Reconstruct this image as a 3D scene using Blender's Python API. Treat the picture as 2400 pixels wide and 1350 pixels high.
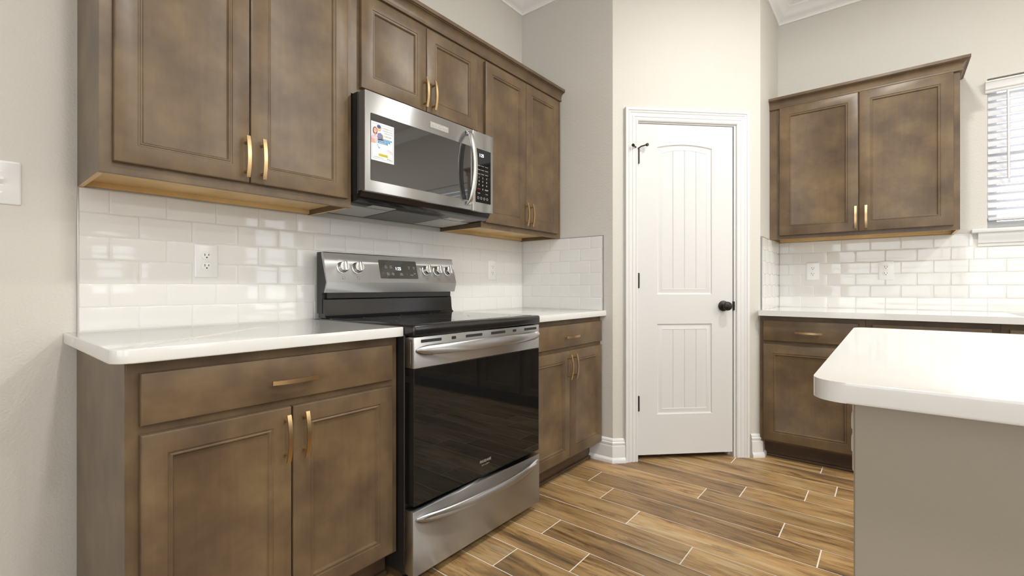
import bpy, bmesh, math, random
from mathutils import Vector, Matrix
random.seed(7)
for o in list(bpy.data.objects): bpy.data.objects.remove(o)
S = bpy.context.scene
COL = S.collection
R = math.radians
S2 = math.sqrt(0.5)

# ------------------------------------------------------------------ camera
cd = bpy.data.cameras.new('camera'); cam = bpy.data.objects.new('camera', cd); COL.objects.link(cam)
cam.location = (0, 0, 1.055); cam.rotation_euler = (R(90), 0, R(39.05 - 90))
cd.sensor_width = 36; cd.lens = 36 * 1087 / 2400; cd.shift_y = -2 / 2400; cd.clip_start = .02
S.camera = cam
# ------------------------------------------------------------------ world, light, exposure
W = bpy.data.worlds.new('sky'); S.world = W; W.use_nodes = True
bg = W.node_tree.nodes['Background']; bg.inputs[0].default_value = (.90, .95, 1.0, 1); bg.inputs[1].default_value = 4.0
S.view_settings.view_transform = 'Standard'; S.view_settings.look = 'None'
S.view_settings.gamma = 1; S.view_settings.use_curve_mapping = False
S.view_settings.exposure = 0.15
CEIL = 3.05
def can_and_fill_light(x, y, watts, name='downlight_and_fill', size=.16):
    l = bpy.data.lights.new(name, 'AREA'); l.shape = 'DISK'; l.size = size; l.energy = watts; l.color = (1.0, .985, .945)
    o = bpy.data.objects.new(name, l); COL.objects.link(o); o.location = (x, y, CEIL - .02)
for x, y, w in [(2.25, -.05, 24.5), (2.2, -1.73, 23), (.45, -.05, 23), (.45, -1.73, 18), (-1.6, -.3, 3), (-1.6, -2.2, 3), (2.7, -3.0, 32), (1.2, -3.0, 34)]:  # negative-x pair and rearmost pair are added fill, no fixtures known there
    can_and_fill_light(x, y, w)
def day(x0, x1, y, z0, z1, watts, rot):
    l = bpy.data.lights.new('window_daylight_and_fill', 'AREA'); l.shape = 'RECTANGLE'; l.energy = watts; l.color = (.93, .97, 1.0)
    l.size = abs(x1 - x0); l.size_y = z1 - z0
    o = bpy.data.objects.new('window_daylight_and_fill', l); COL.objects.link(o)
    return o
REAR = -3.5; BACK = -4.0
d = day(2.95, 3.62, 0, .6, 2.2, 36, 0); d.location = (3.285, REAR - .13, 1.4); d.rotation_euler = (R(90), 0, R(180))
d = day(1.06, 1.58, 0, 1.0, 1.68, 8, 0); d.location = (1.32, REAR - .13, 1.34); d.rotation_euler = (R(90), 0, R(180))
d = day(-3.2, -1.0, 0, .5, 2.3, 22, 0); d.location = (-2.1, REAR - .13, 1.4); d.rotation_euler = (R(90), 0, R(180))  # added soft fill, set in an assumed, unseen rear window
d = day(-2.5, 1.0, 0, .5, 2.4, 4, 0); d.location = (BACK - .13, -.9, 1.45); d.rotation_euler = (R(90), 0, R(-90))  # weak added fill behind the camera, in a window assumed there

# ------------------------------------------------------------------ materials
def mat(name):
    m = bpy.data.materials.new(name); m.use_nodes = True
    return m, m.node_tree, m.node_tree.nodes['Principled BSDF']
def simple(name, col, rough=.5, metal=0, ior=1.5, coat=0, emit=None, es=1):
    m, t, p = mat(name)
    p.inputs['Base Color'].default_value = (*col, 1); p.inputs['Roughness'].default_value = rough
    p.inputs['Metallic'].default_value = metal; p.inputs['IOR'].default_value = ior
    if coat: p.inputs['Coat Weight'].default_value = coat; p.inputs['Coat Roughness'].default_value = .08
    if emit: p.inputs['Emission Color'].default_value = (*emit, 1); p.inputs['Emission Strength'].default_value = es
    return m
def nd(t, typ, **kw):
    n = t.nodes.new(typ)
    for k, v in kw.items():
        if k.startswith('i_'):
            key = k[2:]; n.inputs[int(key) if key.isdigit() else key].default_value = v
        else: setattr(n, k, v)
    return n
def coords(t, scale, kind='Object', rnd=True):
    tc = nd(t, 'ShaderNodeTexCoord'); mp = nd(t, 'ShaderNodeMapping'); mp.inputs['Scale'].default_value = scale
    t.links.new(tc.outputs[kind], mp.inputs[0])
    if rnd:
        oi = nd(t, 'ShaderNodeObjectInfo'); ml = nd(t, 'ShaderNodeMath', operation='MULTIPLY', i_1=37.0)
        t.links.new(oi.outputs['Random'], ml.inputs[0]); t.links.new(ml.outputs[0], mp.inputs['Location'])
    return mp
def ramp(t, stops):
    n = nd(t, 'ShaderNodeValToRGB'); e = n.color_ramp.elements
    while len(e) < len(stops): e.new(.5)
    for a, (p, c) in zip(e, stops): a.position = p; a.color = (*c, 1)
    return n
def bump(t, p, h, strength, dist=.01):
    b = nd(t, 'ShaderNodeBump'); b.inputs['Strength'].default_value = strength; b.inputs['Distance'].default_value = dist
    t.links.new(h, b.inputs['Height']); t.links.new(b.outputs[0], p.inputs['Normal'])
def wood(name, stops, grain_axis=2, rough=.36):
    m, t, p = mat(name); L = t.links.new
    mp = coords(t, (1, 1, 1)); n1 = nd(t, 'ShaderNodeTexNoise', i_Scale=7.0, i_Detail=4.0, i_Roughness=.55); L(mp.outputs[0], n1.inputs['Vector'])
    sc = [70, 70, 70]; sc[grain_axis] = 3.5
    mg = coords(t, sc); n2 = nd(t, 'ShaderNodeTexNoise', i_Scale=1.0, i_Detail=5.0, i_Roughness=.6); L(mg.outputs[0], n2.inputs['Vector'])
    mx = nd(t, 'ShaderNodeMix', data_type='FLOAT'); mx.inputs[0].default_value = .15
    L(n1.outputs['Fac'], mx.inputs[2]); L(n2.outputs['Fac'], mx.inputs[3])
    r = ramp(t, stops); L(mx.outputs[0], r.inputs[0]); L(r.outputs[0], p.inputs['Base Color'])
    p.inputs['Roughness'].default_value = rough; p.inputs['Specular IOR Level'].default_value = .36
    bump(t, p, n2.outputs['Fac'], .02, .002)
    return m
WOOD_STOPS = [(.30, (.084, .054, .033)), (.45, (.117, .077, .044)), (.57, (.148, .099, .053)), (.72, (.188, .129, .064))]
M = {}
M['wood'] = wood('stained maple', WOOD_STOPS)
M['wood_h'] = wood('stained maple across', WOOD_STOPS, 0)
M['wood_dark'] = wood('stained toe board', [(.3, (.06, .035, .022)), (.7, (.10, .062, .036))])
M['maple'] = wood('natural maple', [(.3, (.56, .37, .15)), (.5, (.66, .45, .20)), (.7, (.74, .53, .26))], 0, .4)
def paint(name, col, rough, bs=.25, scale=220):
    m, t, p = mat(name); p.inputs['Base Color'].default_value = (*col, 1); p.inputs['Roughness'].default_value = rough
    mp = coords(t, (1, 1, 1), rnd=False); n = nd(t, 'ShaderNodeTexNoise', i_Scale=scale, i_Detail=2.0, i_Roughness=.5)
    t.links.new(mp.outputs[0], n.inputs['Vector']); bump(t, p, n.outputs['Fac'], bs, .004)
    return m
M['wall'] = paint('greige orange peel paint', (.60, .575, .525), .55, .35, 130)
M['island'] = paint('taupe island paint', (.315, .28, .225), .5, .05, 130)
M['ceil'] = paint('white ceiling paint', (.82, .81, .78), .8, .2, 120)
M['white'] = simple('white trim paint', (.71, .706, .693), .3)
M['doorpaint'] = simple('white door paint', (.655, .652, .64), .33)
M['crown'] = simple('white crown paint', (.86, .855, .84), .4)
M['plastic'] = simple('white plastic', (.82, .82, .81), .25)
M['slot'] = simple('dark slot', (.015, .013, .012), .6)
M['tile'] = simple('glossy white tile', (.735, .725, .70), .05)
M['grout'] = simple('tile grout', (.72, .705, .665), .9)
M['metal_edge'] = simple('aluminium edge trim', (.5, .5, .5), .3, 1)
M['black'] = simple('black enamel', (.012, .011, .011), .16)
M['blackmatte'] = simple('black painted steel', (.013, .012, .0115), .42)
M['blackglass'] = simple('black oven glass', (.008, .008, .008), .02, 0, 1.6)
M['blackglass'].node_tree.nodes['Principled BSDF'].inputs['Specular Tint'].default_value = (.72, .85, 1, 1)
M['mwglass'] = simple('smoked microwave glass', (.022, .021, .02), .03, 0, 1.9)
M['darkmetal'] = simple('dark vent metal', (.10, .095, .09), .4, 0)
M['bronze'] = simple('oil rubbed bronze', (.022, .018, .016), .32, .4)
M['brass'] = simple('brushed champagne brass', (.56, .40, .215), .34, 1)
M['chrome'] = simple('polished steel', (.66, .655, .64), .24, 1)
M['screw'] = simple('zinc screw', (.6, .6, .6), .35, 1)
M['ink'] = simple('grey printed marks', (.10, .10, .10), .5)
M['whiteink'] = simple('white printed marks', (.75, .75, .75), .5)
M['redink'] = simple('red printed marks', (.5, .04, .04), .5)
M['digits'] = simple('lit clock digits', (.9, .95, 1), .5, emit=(.9, .95, 1), es=2.2)
M['badge'] = simple('silver lettering', (.82, .82, .82), .25, .6)
M['paper'] = simple('white flyer paper', (.80, .80, .82), .5)
M['blue'] = simple('blue print', (.02, .27, .50), .5)
M['navy'] = simple('navy print', (.05, .06, .16), .5)
M['yellow'] = simple('yellow print', (.80, .68, .05), .5)
M['skin'] = simple('skin print', (.66, .36, .25), .5)
M['hair'] = simple('auburn print', (.17, .05, .03), .5)
M['pink'] = simple('pale shirt print', (.66, .50, .56), .5)
M['denim'] = simple('blue shirt print', (.20, .19, .36), .5)
M['blind'] = simple('white faux wood', (.66, .66, .68), .4)
M['floorgrout'] = simple('pale floor grout', (.78, .74, .66), .9)
M['gap'] = simple('dark pantry', (.02, .02, .02), .9)
def stainless():
    m, t, p = mat('brushed stainless steel'); L = t.links.new
    p.inputs['Metallic'].default_value = 1; p.inputs['Base Color'].default_value = (.50, .503, .505, 1)
    p.inputs['Roughness'].default_value = .36; p.inputs['Anisotropic'].default_value = .95; p.inputs['Anisotropic Rotation'].default_value = .25
    tg = nd(t, 'ShaderNodeTangent', direction_type='RADIAL', axis='Z'); L(tg.outputs[0], p.inputs['Tangent'])
    mp = coords(t, (3, 3, 900), rnd=False); n = nd(t, 'ShaderNodeTexNoise', i_Scale=1.0, i_Detail=2.0); L(mp.outputs[0], n.inputs['Vector'])
    bump(t, p, n.outputs['Fac'], .03, .001)
    return m
M['steel'] = stainless()
def quartz():
    m, t, p = mat('white quartz'); L = t.links.new
    mp = coords(t, (1, 1, 1), rnd=False)
    n0 = nd(t, 'ShaderNodeTexNoise', i_Scale=2.2, i_Detail=6.0, i_Roughness=.62, i_Distortion=1.4); L(mp.outputs[0], n0.inputs['Vector'])
    r = ramp(t, [(.485, (.72, .715, .695)), (.5, (.665, .657, .635)), (.508, (.72, .715, .695))]); L(n0.outputs['Fac'], r.inputs[0])
    n1 = nd(t, 'ShaderNodeTexNoise', i_Scale=5.0, i_Detail=2.0); L(mp.outputs[0], n1.inputs['Vector'])
    r1 = ramp(t, [(.56, (0, 0, 0)), (.68, (.7, .7, .7))]); L(n1.outputs['Fac'], r1.inputs[0])
    mx = nd(t, 'ShaderNodeMix', data_type='RGBA'); L(r1.outputs[0], mx.inputs[0]); mx.inputs[6].default_value = (.72, .715, .695, 1); L(r.outputs[0], mx.inputs[7])
    L(mx.outputs[2], p.inputs['Base Color']); p.inputs['Roughness'].default_value = .07
    return m
M['quartz'] = quartz()
def floor_mat():
    m, t, p = mat('wood look plank tile'); L = t.links.new
    at = nd(t, 'ShaderNodeAttribute', attribute_name='tone'); tc = nd(t, 'ShaderNodeTexCoord')
    sx = nd(t, 'ShaderNodeSeparateXYZ'); L(at.outputs['Vector'], sx.inputs[0])
    off = nd(t, 'ShaderNodeVectorMath', operation='SCALE', i_Scale=23.0); L(at.outputs['Vector'], off.inputs[0])
    add = nd(t, 'ShaderNodeVectorMath', operation='ADD'); L(tc.outputs['Object'], add.inputs[0]); L(off.outputs[0], add.inputs[1])
    def noise(scale, vec, det, dist=0, rough=.6):
        mp = nd(t, 'ShaderNodeMapping'); mp.inputs['Scale'].default_value = vec; L(add.outputs[0], mp.inputs[0])
        n = nd(t, 'ShaderNodeTexNoise', i_Scale=scale, i_Detail=det, i_Roughness=rough, i_Distortion=dist); L(mp.outputs[0], n.inputs['Vector']); return n
    n1 = noise(1, (7.5, 1.3, 1), 5, .9); n2 = noise(1, (75, 5, 1), 5, .4); n3 = noise(1, (20, 2.2, 1), 7, 1.5, .72)
    r1 = ramp(t, [(.30, (.13, .085, .045)), (.42, (.27, .165, .072)), (.52, (.39, .245, .108)), (.60, (.42, .28, .13)), (.70, (.47, .36, .225))]); L(n1.outputs['Fac'], r1.inputs[0])
    r2 = ramp(t, [(.3, (.62, .58, .55)), (.5, (1, 1, 1)), (.75, (1.14, 1.12, 1.08))]); L(n2.outputs['Fac'], r2.inputs[0])
    r3 = ramp(t, [(.30, (.22, .17, .13)), (.41, (.72, .68, .63)), (.47, (1, 1, 1))]); L(n3.outputs['Fac'], r3.inputs[0])
    a = nd(t, 'ShaderNodeMix', data_type='RGBA', blend_type='MULTIPLY'); a.inputs[0].default_value = 1; L(r1.outputs[0], a.inputs[6]); L(r2.outputs[0], a.inputs[7])
    b = nd(t, 'ShaderNodeMix', data_type='RGBA', blend_type='MULTIPLY'); b.inputs[0].default_value = 1; L(a.outputs[2], b.inputs[6]); L(r3.outputs[0], b.inputs[7])
    rt = ramp(t, [(0, (.74, .72, .70)), (.5, (1, 1, 1)), (1, (1.22, 1.2, 1.16))]); L(sx.outputs[0], rt.inputs[0])
    c = nd(t, 'ShaderNodeMix', data_type='RGBA', blend_type='MULTIPLY'); c.inputs[0].default_value = 1; L(b.outputs[2], c.inputs[6]); L(rt.outputs[0], c.inputs[7])
    L(c.outputs[2], p.inputs['Base Color']); p.inputs['Roughness'].default_value = .42
    bump(t, p, n2.outputs['Fac'], .08, .002)
    return m
M['floor'] = floor_mat()
def filter_mesh():
    m, t, p = mat('aluminium grease filter mesh')
    p.inputs['Metallic'].default_value = 1; p.inputs['Roughness'].default_value = .4
    mp = coords(t, (170, 170, 170), rnd=False); v = nd(t, 'ShaderNodeTexVoronoi'); t.links.new(mp.outputs[0], v.inputs['Vector'])
    r = ramp(t, [(.15, (.10, .10, .10)), (.5, (.6, .6, .58))]); t.links.new(v.outputs['Distance'], r.inputs[0]); t.links.new(r.outputs[0], p.inputs['Base Color'])
    return m
M['filter'] = filter_mesh()
def glass():
    m = bpy.data.materials.new('window glass'); m.use_nodes = True; t = m.node_tree; t.nodes.clear()
    o = nd(t, 'ShaderNodeOutputMaterial'); mx = nd(t, 'ShaderNodeMixShader'); mx.inputs[0].default_value = .07
    a = nd(t, 'ShaderNodeBsdfTransparent'); b = nd(t, 'ShaderNodeBsdfGlossy', i_Roughness=.02)
    t.links.new(a.outputs[0], mx.inputs[1]); t.links.new(b.outputs[0], mx.inputs[2]); t.links.new(mx.outputs[0], o.inputs[0])
    return m
M['glass'] = glass()

# ------------------------------------------------------------------ mesh helpers
def B(): return bmesh.new()
def box(bm, x0, x1, y0, y1, z0, z1, bev=0, seg=2, mi=0):
    x0, x1 = sorted((x0, x1)); y0, y1 = sorted((y0, y1)); z0, z1 = sorted((z0, z1))
    v = [bm.verts.new(p) for p in ((x0,y0,z0),(x1,y0,z0),(x1,y1,z0),(x0,y1,z0),(x0,y0,z1),(x1,y0,z1),(x1,y1,z1),(x0,y1,z1))]
    f = [bm.faces.new([v[i] for i in q]) for q in ((3,2,1,0),(4,5,6,7),(0,1,5,4),(1,2,6,5),(2,3,7,6),(3,0,4,7))]
    for q in f: q.material_index = mi
    if bev:
        es = {e for q in f for e in q.edges}
        r = bmesh.ops.bevel(bm, geom=list(es), offset=bev, segments=seg, profile=.5, affect='EDGES', clamp_overlap=True)
        for q in r['faces']: q.material_index = mi
    return f
def rings(bm, loops, cap0=True, cap1=True, mi=0, close=True):
    """loops: lists of 3-D points, same count; bridge consecutive ones"""
    V = [[bm.verts.new(p) for p in l] for l in loops]; n = len(V[0])
    for a, b in zip(V, V[1:]):
        for i in range(n if close else n - 1):
            j = (i + 1) % n
            bm.faces.new((a[i], a[j], b[j], b[i])).material_index = mi
    if cap0: bm.faces.new(list(reversed(V[0]))).material_index = mi
    if cap1: bm.faces.new(V[-1]).material_index = mi
    return V
def sweep(bm, path, prof, mp, mi=0):
    """path: 2-D points (u,v); prof: (d,w) points, d along the path's left normal; mp(u,v,w) -> 3-D"""
    n = len(path); P = [Vector(p) for p in path]; loops = []
    nor = []
    for a, b in zip(P, P[1:]):
        t = (b - a).normalized(); nor.append(Vector((-t.y, t.x)))
    for i, p in enumerate(P):
        if i == 0: m = nor[0]
        elif i == n - 1: m = nor[-1]
        else:
            s = nor[i - 1] + nor[i]; m = s / (1 + nor[i - 1].dot(nor[i]))
        loops.append([mp(p.x + m.x * d, p.y + m.y * d, w) for d, w in prof])
    rings(bm, loops, mi=mi)
def tube(bm, pts, rad, seg=12, flat=(1, 1), up=Vector((0, 0, 1)), mi=0):
    P = [Vector(p) for p in pts]; loops = []
    for i, p in enumerate(P):
        t = (P[min(i + 1, len(P) - 1)] - P[max(i - 1, 0)]).normalized()
        a = t.cross(up).normalized(); b = a.cross(t).normalized()
        r = rad[i] if isinstance(rad, (list, tuple)) else rad
        loops.append([p + a * (math.cos(k * 2 * math.pi / seg) * r * flat[0]) + b * (math.sin(k * 2 * math.pi / seg) * r * flat[1]) for k in range(seg)])
    rings(bm, loops, mi=mi)
def lathe(bm, prof, org, axis, seg=24, mi=0):
    """prof: (r, h) along axis from org"""
    ax = Vector(axis).normalized(); a = ax.orthogonal().normalized(); b = ax.cross(a); o = Vector(org)
    rings(bm, [[o + ax * h + (a * math.cos(2 * math.pi * k / seg) + b * math.sin(2 * math.pi * k / seg)) * r for k in range(seg)] for r, h in prof], mi=mi)
def rect(x0, x1, z0, z1, y): return [(x0, y, z0), (x1, y, z0), (x1, y, z1), (x0, y, z1)]
def rrect(x0, x1, z0, z1, y, r, n=5):
    o = []
    for cx, cz, a0 in ((x1 - r, z0 + r, -90), (x1 - r, z1 - r, 0), (x0 + r, z1 - r, 90), (x0 + r, z0 + r, 180)):
        for k in range(n + 1):
            a = R(a0 + 90 * k / n); o.append((cx + r * math.cos(a), y, cz + r * math.sin(a)))
    return o
def poly(bm, pts, mi=0):
    f = bm.faces.new([bm.verts.new(p) for p in pts]); f.material_index = mi; return f
def prism_xy(bm, pts, z0, z1, bev=0, seg=3, only_top=False, mi=0):
    lo = [bm.verts.new((x, y, z0)) for x, y in pts]; hi = [bm.verts.new((x, y, z1)) for x, y in pts]; n = len(pts)
    f = [bm.faces.new(list(reversed(lo))), bm.faces.new(hi)] + [bm.faces.new((lo[i], lo[(i+1)%n], hi[(i+1)%n], hi[i])) for i in range(n)]
    if bev:
        es = list(f[1].edges) + ([] if only_top else list(f[0].edges))
        bmesh.ops.bevel(bm, geom=es, offset=bev, segments=seg, profile=.5, affect='EDGES')
def arc_corner(cx, cy, r, a0, a1, n=8):
    return [(cx + r * math.cos(R(a0 + (a1 - a0) * k / n)), cy + r * math.sin(R(a0 + (a1 - a0) * k / n))) for k in range(n + 1)]
_fonts = {}
def text(bm, s, x, z, y, h, width=None, mi=0, shear=0, rot=0, align='CENTER'):
    """lettering in the local xz plane facing -y; h = cap height; (x,z) = anchor on the baseline"""
    c = bpy.data.curves.new('t', 'FONT'); c.body = s; c.size = 1; c.align_x = 'LEFT'; c.resolution_u = 2
    o = bpy.data.objects.new('t', c); COL.objects.link(o)
    dg = bpy.context.evaluated_depsgraph_get(); me = o.evaluated_get(dg).to_mesh()
    xs = [v.co.x for v in me.vertices]; ys = [v.co.y for v in me.vertices]
    if xs:
        k = h / .7; w0 = max(xs) - min(xs); kx = (width / w0) if width else k
        ax = {'CENTER': (max(xs) + min(xs)) / 2, 'LEFT': min(xs)}[align]; cr, sr = math.cos(R(rot)), math.sin(R(rot))
        vs = []
        for v in me.vertices:
            px = (v.co.x - ax) * kx + shear * v.co.y * k; pz = v.co.y * k
            vs.append(bm.verts.new((x + px * cr - pz * sr, y, z + px * sr + pz * cr)))
        for p in me.polygons:
            try: bm.faces.new([vs[i] for i in p.vertices]).material_index = mi
            except ValueError: pass
    bpy.data.objects.remove(o); bpy.data.curves.remove(c)
def xf(bm, m):
    bmesh.ops.transform(bm, matrix=m, verts=bm.verts)
def obj(name, bm, mats, parent=None, loc=(0, 0, 0), smooth=None, fix=True):
    if fix: bmesh.ops.recalc_face_normals(bm, faces=bm.faces)
    me = bpy.data.meshes.new(name); bm.to_mesh(me); bm.free()
    for m in (mats if isinstance(mats, list) else [mats]): me.materials.append(M[m])
    if smooth is not None:
        me.shade_smooth(); me.set_sharp_from_angle(angle=R(smooth))
    o = bpy.data.objects.new(name, me); COL.objects.link(o); o.location = loc
    if parent: o.parent = parent
    return o
def tag(o, label, cat, group=None):
    o['label'] = label; o['category'] = cat
    if group: o['group'] = group
    return o
def thing(name, label, cat, loc=(0, 0, 0), rz=0, group=None):
    o = bpy.data.objects.new(name, None); COL.objects.link(o); o.location = loc; o.rotation_euler = (0, 0, R(rz)); o.empty_display_size = .1
    return tag(o, label, cat, group)
def struct(name, bm, mats, parent=None, loc=(0, 0, 0), smooth=None, rz=0, label=None):
    o = obj(name, bm, mats, parent, loc, smooth); o.rotation_euler = (0, 0, R(rz)); o['kind'] = 'structure'
    if label: o['label'] = label
    return o

# ------------------------------------------------------------------ room plan (metres, camera above the origin)
YL = 1.985            # range wall
XC = 2.557            # short wall beside the pantry door
SUM = 3.8487          # pantry door wall: x + y = SUM (45 degrees)
XA = 3.228; YA = .6207  # alcove corner
XR = 3.826            # sink wall
T = .12
X0 = .272; X1 = 1.034; X2 = 1.796; X3 = 2.5555   # cabinet run on the range wall
def wallbox(name, x0, x1, y0, y1, z0=0, z1=CEIL):
    b = B(); box(b, x0, x1, y0, y1, z0, z1); return struct(name, b, 'wall')
wallbox('wall_left', BACK - T, XR + T, YL, YL + T)
# short wall, pantry wall with door opening, alcove wall as one bevel-cornered shell piece each
b = B(); prism_xy(b, [(XC, SUM - XC), (XC + T, SUM - XC + T * .414), (XC + T, YL), (XC, YL)], 0, CEIL); struct('wall_short', b, 'wall')
YC = SUM - XC
# door opening in local frame of pantry wall
DL = math.hypot(XA - XC, YC - YA)             # wall length
dor = (XC, YC, 0)                               # local origin, local x along (1,-1)/sqrt2, local y into the pantry
d0 = (2.6682 - XC) / S2; d1 = d0 + .610          # slab
DT = 2.049; DB = .033                            # slab top / bottom
b = B()
box(b, 0, d0 - .004, 0, T, 0, CEIL); box(b, d1 + .018, DL, 0, T, 0, CEIL); box(b, d0 - .004, d1 + .018, 0, T, DT + .012, CEIL)
struct('wall_pantry', b, 'wall', loc=dor, rz=-45)
b = B(); prism_xy(b, [(XA, YA), (XR + T, YA), (XR + T, YA + T), (XA + T * .414, YA + T)], 0, CEIL); struct('wall_alcove', b, 'wall')
# sink wall with window hole
WY0, WY1, WZ0, WZ1 = -.446, -1.36, 1.392, 2.262
b = B()
for y0, y1, z0, z1 in ((WY0, YL, 0, CEIL), (REAR - T, WY1, 0, CEIL), (WY1, WY0, 0, WZ0), (WY1, WY0, WZ1, CEIL)): box(b, XR, XR + T, y0, y1, z0, z1)
struct('wall_right', b, 'wall')
def holed(name, holes, horiz):   # rear wall (horiz: along x at y=REAR) / back wall (along y at x=BACK)
    b = B(); lo, hi = (BACK - T, XR + T) if horiz else (REAR - T, YL + T)
    cur = lo
    def add(a, c, z0, z1):
        if horiz: box(b, a, c, REAR - T, REAR, z0, z1)
        else: box(b, BACK - T, BACK, a, c, z0, z1)
    for a, c, z0, z1 in sorted(holes):
        add(cur, a, 0, CEIL); add(a, c, 0, z0); add(a, c, z1, CEIL); cur = c
    add(cur, hi, 0, CEIL); struct(name, b, 'wall')
holed('wall_rear', [(2.95, 3.62, .6, 2.2), (1.06, 1.58, 1.0, 1.68), (-3.2, -1.0, .5, 2.3)], True)
holed('wall_back', [(-2.65, .85, .5, 2.4)], False)
k = 2
for (x0, x1, y0, y1, z0, z1) in ((2.95, 3.62, REAR - .07, REAR - .05, .6, 2.2), (1.06, 1.58, REAR - .07, REAR - .05, 1.0, 1.68), (-3.2, -1.0, REAR - .07, REAR - .05, .5, 2.3), (BACK - .07, BACK - .05, -2.65, .85, .5, 2.4)):
    b = B(); ax = 0 if x1 - x0 > .1 else 1
    def bar(a0, a1, c0, c1):
        if ax == 0: box(b, a0, a1, y0 - .01, y1 + .03, c0, c1)
        else: box(b, x0 - .01, x1 + .03, a0, a1, c0, c1)
    lo, hi = (x0, x1) if ax == 0 else (y0, y1)
    bar(lo, lo + .05, z0, z1); bar(hi - .05, hi, z0, z1); bar(lo, hi, z0, z0 + .05); bar(lo, hi, z1 - .05, z1); bar(lo, hi, (z0 + z1) / 2 - .025, (z0 + z1) / 2 + .025)
    if hi - lo > 1: bar((lo + hi) / 2 - .03, (lo + hi) / 2 + .03, z0, z1)
    w = struct('window_%d' % k, b, 'white'); k += 1
    g = B(); box(g, x0, x1, y0, y1, z0 + .02, z1 - .02) if False else None
    g.free(); g = B()
    if ax == 0: poly(g, [(lo, y0, z0), (hi, y0, z0), (hi, y0, z1), (lo, y0, z1)])
    else: poly(g, [(x0, lo, z0), (x0, hi, z0), (x0, hi, z1), (x0, lo, z1)])
    obj('pane', g, 'glass', w)
b = B(); box(b, BACK - T, XR + T, REAR - T, YL + T, CEIL, CEIL + .1); struct('ceiling', b, 'ceil')
# floor: wood-look plank tiles on a grout bed
def build_floor():
    b = B(); tone = b.faces.layers.float_vector.new('tone')
    for f in box(b, BACK - T, XR + T, REAR - T, YL + T, -.06, -.0012, mi=1): f[tone] = (0, 0, 0)
    W_, L_, G = .152, .9115, .0052
    known = {0: 1.271, -1: 1.120, 1: .740, 2: .5825, 3: .321, 4: 1.12, 5: .733, 6: .298, -2: .9095, -3: .617, -4: 1.153, -5: .9187}
    rnd = random.Random(3)
    i0 = int((BACK - 2.2297) / W_) - 1; i1 = int((XR - 2.2297) / W_) + 1
    for i in range(i0, i1 + 1):
        xa = 2.2297 + W_ * i; off = known.get(i, rnd.random() * L_)
        y = off % L_ - 6 * L_
        while y < YL + T:
            xs0, xs1 = max(xa + G / 2, BACK - T), min(xa + W_ - G / 2, XR + T); ys0, ys1 = max(y + G / 2, REAR - T), min(y + L_ - G / 2, YL + T)
            if xs1 > xs0 and ys1 > ys0:
                tv = (rnd.random(), rnd.random(), rnd.random())
                for f in box(b, xs0, xs1, ys0, ys1, -.02, 0): f[tone] = tv
            y += L_
    return struct('floor', b, ['floor', 'floorgrout'])
build_floor()
# ceiling crown moulding round the kitchen corner
CZ = CEIL - .108
CROWN = [(0, 0), (.010, 0), (.010, .012), (.022, .022), (.034, .026), (.050, .048), (.072, .072), (.080, .076), (.084, .086), (.096, .09), (.108, .1), (.108, .108), (0, .108)]
b = B(); sweep(b, [(BACK, YL), (XC, YL), (XC, YC), (XA, YA), (XR, YA), (XR, REAR)], [(-d, CZ + z) for d, z in CROWN], lambda u, v, w: (u, v, w)); struct('trim_1', b, 'crown', smooth=40, label='white stepped crown moulding along the ceiling')
# baseboards with a shoe strip
BASEP = [(0, 0), (.028, 0), (.028, .014), (.022, .026), (.0165, .03), (.0165, .092), (.0155, .098), (.012, .1), (.012, .106), (.0145, .110), (.0145, .118), (.010, .123), (.010, .130), (.006, .138), (0, .142)]
b = B(); sweep(b, [(XC, 1.447), (XC, YC), (2.6090, SUM - 2.6090)], [(-d, z) for d, z in BASEP], lambda u, v, w: (u, v, w)); struct('baseboard_left', b, 'white', smooth=30, label='white stepped baseboard turning the corner beside the range cabinets')
b = B(); sweep(b, [(3.1825, SUM - 3.1825), (XA, YA), (3.288, YA)], [(-d, z) for d, z in BASEP], lambda u, v, w: (u, v, w)); struct('baseboard_right', b, 'white', smooth=30, label='white stepped baseboard turning the corner beside the sink cabinets')

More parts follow.
